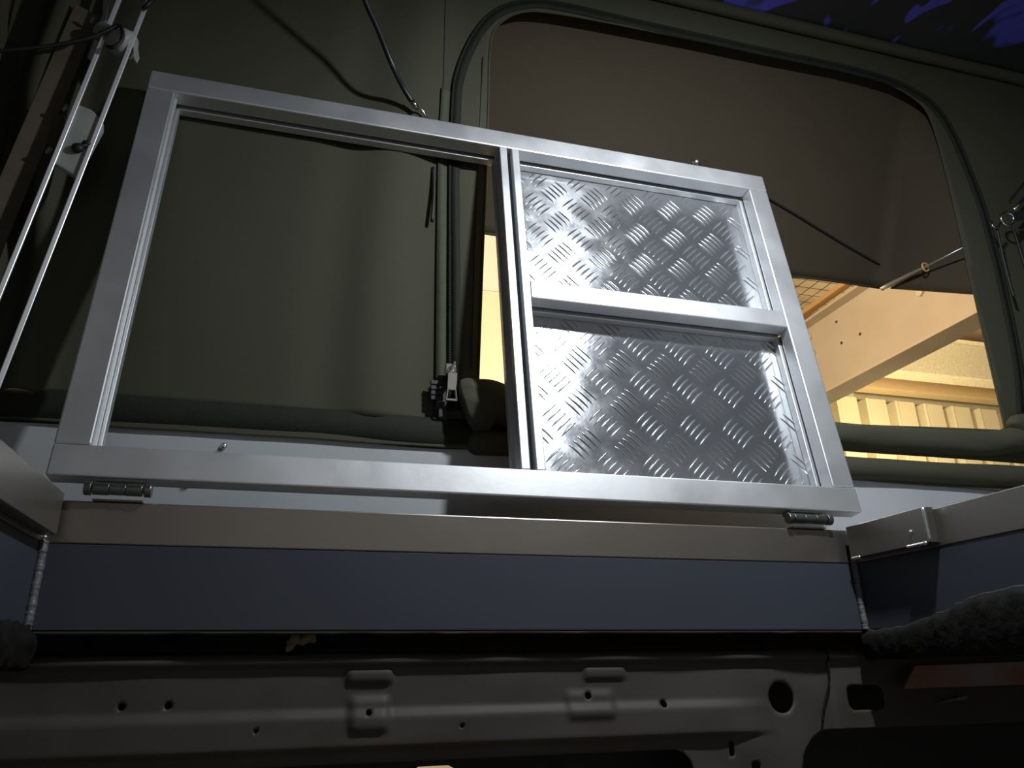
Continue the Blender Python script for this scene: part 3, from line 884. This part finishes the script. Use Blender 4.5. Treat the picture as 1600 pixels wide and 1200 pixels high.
# ================================================================== shed outside
XW = 2.57
raf = thing('roof_beam', (XW, 3.0, 1.302), 'cream painted steel I-beam of the shed roof seen through the canvas window', 'beam')
MB().box(XW - 0.006, XW + 0.006, -1.0, 4.05, 1.312, 1.722).build('web', 'beam', raf)
MB().box(XW - 0.07, XW + 0.07, -1.0, 4.05, 1.300, 1.314).build('flange', 'beam', raf, bevel=0.002)
MB().box(XW - 0.07, XW + 0.07, -1.0, 4.05, 1.718, 1.732).build('flange', 'beam', raf, bevel=0.002)
def on_web(px, py):
    r = ray(px, py)
    return r * ((XW - 0.006) / r.x)
for i, (x, y, r) in enumerate(((1439, 457, 0.020), (1267, 527, 0.016), (1273, 552, 0.016))):
    c = on_web(x, y)
    MB().cyl(c, c + Vector((-0.014, 0, 0)), r, 6).build('bolt', 'sheet', raf, bevel=0.002)
for x, y in ((1307, 503), (1315, 536), (1344, 522)):
    c = on_web(x, y)
    MB().cyl(c + Vector((0.001, 0, 0)), c + Vector((-0.0015, 0, 0)), 0.008, 12).build('bolt_hole', 'wire', raf)
# purlin (C section) and eave members, parallel to the wall
yp = 3.45
pur = thing('purlin', (2.8, yp, 0.485 * yp), 'galvanised steel purlin with a bright top edge behind the cream beam', 'purlin')
MB().box(0.9, 6.0, yp, yp + 0.004, 0.485 * yp, 0.553 * yp).build('web', 'galv', pur)
MB().box(0.9, 6.0, yp - 0.06, yp, 0.553 * yp - 0.004, 0.553 * yp).build('flange', 'galv', pur)
MB().box(0.9, 6.0, yp - 0.002, yp + 0.10, 0.485 * yp - 0.004, 0.485 * yp).build('flange', 'galv', pur)
MB().tube([(0.9, yp - 0.006, 0.485 * yp + 0.004), (6.0, yp - 0.006, 0.485 * yp + 0.004)], 0.009, 8).build('rolled_lip', 'galv', pur)
YW = 4.10
ev = MB().box(0.9, 6.0, YW - 0.12, YW - 0.02, 0.436 * YW, 0.462 * YW)
tag(ev.build('eave_girt', 'timber', None, (2.8, YW - 0.07, 0.436 * YW), bevel=0.004), 'tan timber eave girt along the top of the corrugated wall', 'girt')
ev = MB().box(0.9, 6.0, YW - 0.5, YW - 0.13, 0.470 * YW, 0.474 * YW)
tag(ev.build('soffit_strip', 'orange', None, (2.8, YW - 0.3, 0.470 * YW)), 'flat orange strip between purlin and eave girt', 'strip')
# ribbed wall sheets: each sheet its own piece
wall_back = struct(MB().box(-6, 8, YW + 0.14, YW + 0.15, -1.8, 2.2).build('wall_back', 'sheet', None, (1, YW + 0.05, -1.8)))
rib = 0.242
x = 0.9
ribx0 = (1345 - 1312) * 0
k = 0
xs = 3.655 - rib * 12
while xs < 6.2:
    mb = MB()
    y0, y1 = YW, YW + 0.13
    prof = [(0, y1), (0.070, y1), (0.074, y0), (0.090, y0 - 0.004), (0.100, y0), (rib - 0.004, y0), (rib, y1)]
    za, zb = -1.8, 0.4285 * YW
    mb.v = [Vector((xs + a, b, z)) for z in (za, zb) for a, b in prof]
    n = len(prof)
    mb.f = [(i, i + 1, n + i + 1, n + i) for i in range(n - 1)]
    mb.build('wall_sheet', 'sheet', wall_back, solid=0.002)
    xs += rib
    k += 1
# plain lined panels that show left of the hatch middle stile
pa = struct(MB().box(-1.2, 1.75, 3.0, 3.03, 0.549 * 3.0, 2.6).build('wall_partition', 'panel_a', None, (0.3, 3.0, 1.6)))
MB().box(-1.2, 1.75, 3.0 - 0.004, 3.03, -1.8, 0.549 * 3.0 - 0.004).build('lower_lining', 'panel_b', pa)
# roof and safety mesh
rf = struct(MB().box(-6, 8, 1.6, 4.2, 2.22, 2.25).build('ceiling_shed', 'roof', None, (1, 3, 2.22)))
ms = MB()
zm = 1.90
for i in range(30):
    xx = 1.55 + i * 0.075
    ms.tube([(xx, 2.2, zm), (xx, 3.34, zm)], 0.0022, 5)
for i in range(16):
    yy = 2.2 + i * 0.075
    ms.tube([(1.5, yy, zm + 0.003), (3.7, yy, zm + 0.003)], 0.0022, 5)
tag(ms.build('roof_mesh', 'wire', None, (2.6, 2.8, zm), kind='stuff'), 'square wire safety mesh under the shed roof above the cream beam', 'mesh')
MB_or = MB().box(XW - 0.10, XW - 0.055, 1.8, 3.36, 1.750, 1.775)
tag(MB_or.build('edge_batten', 'orange', None, (XW - 0.08, 2.85, 1.75), bevel=0.003), 'orange batten running along the top of the cream beam below the mesh', 'batten')
struct(MB().box(-6, 8, -3, 4.15, -1.83, -1.8).build('floor', 'floor', None, (1, 0, -1.83)))

# lamp hanging from the roof lining (just above the picture)
lp = thing('led_lamp', (LAMP.x, LAMP.y, 1.40), 'small led lamp hanging from the dark roof lining above the hatch', 'lamp')
ldir = (Vector((0.42, 1.0, 0.45)) - LAMP).normalized()
MB().tube([LAMP + Vector((0, 0, 0.05)), LAMP + Vector((0, 0, 0.09))], [0.040, 0.025], 20).build('housing', 'housing', lp)
MB().tube([LAMP + Vector((0, 0, 0.09)), Vector((LAMP.x, LAMP.y, 1.40))], 0.005, 8).build('stem', 'housing', lp)
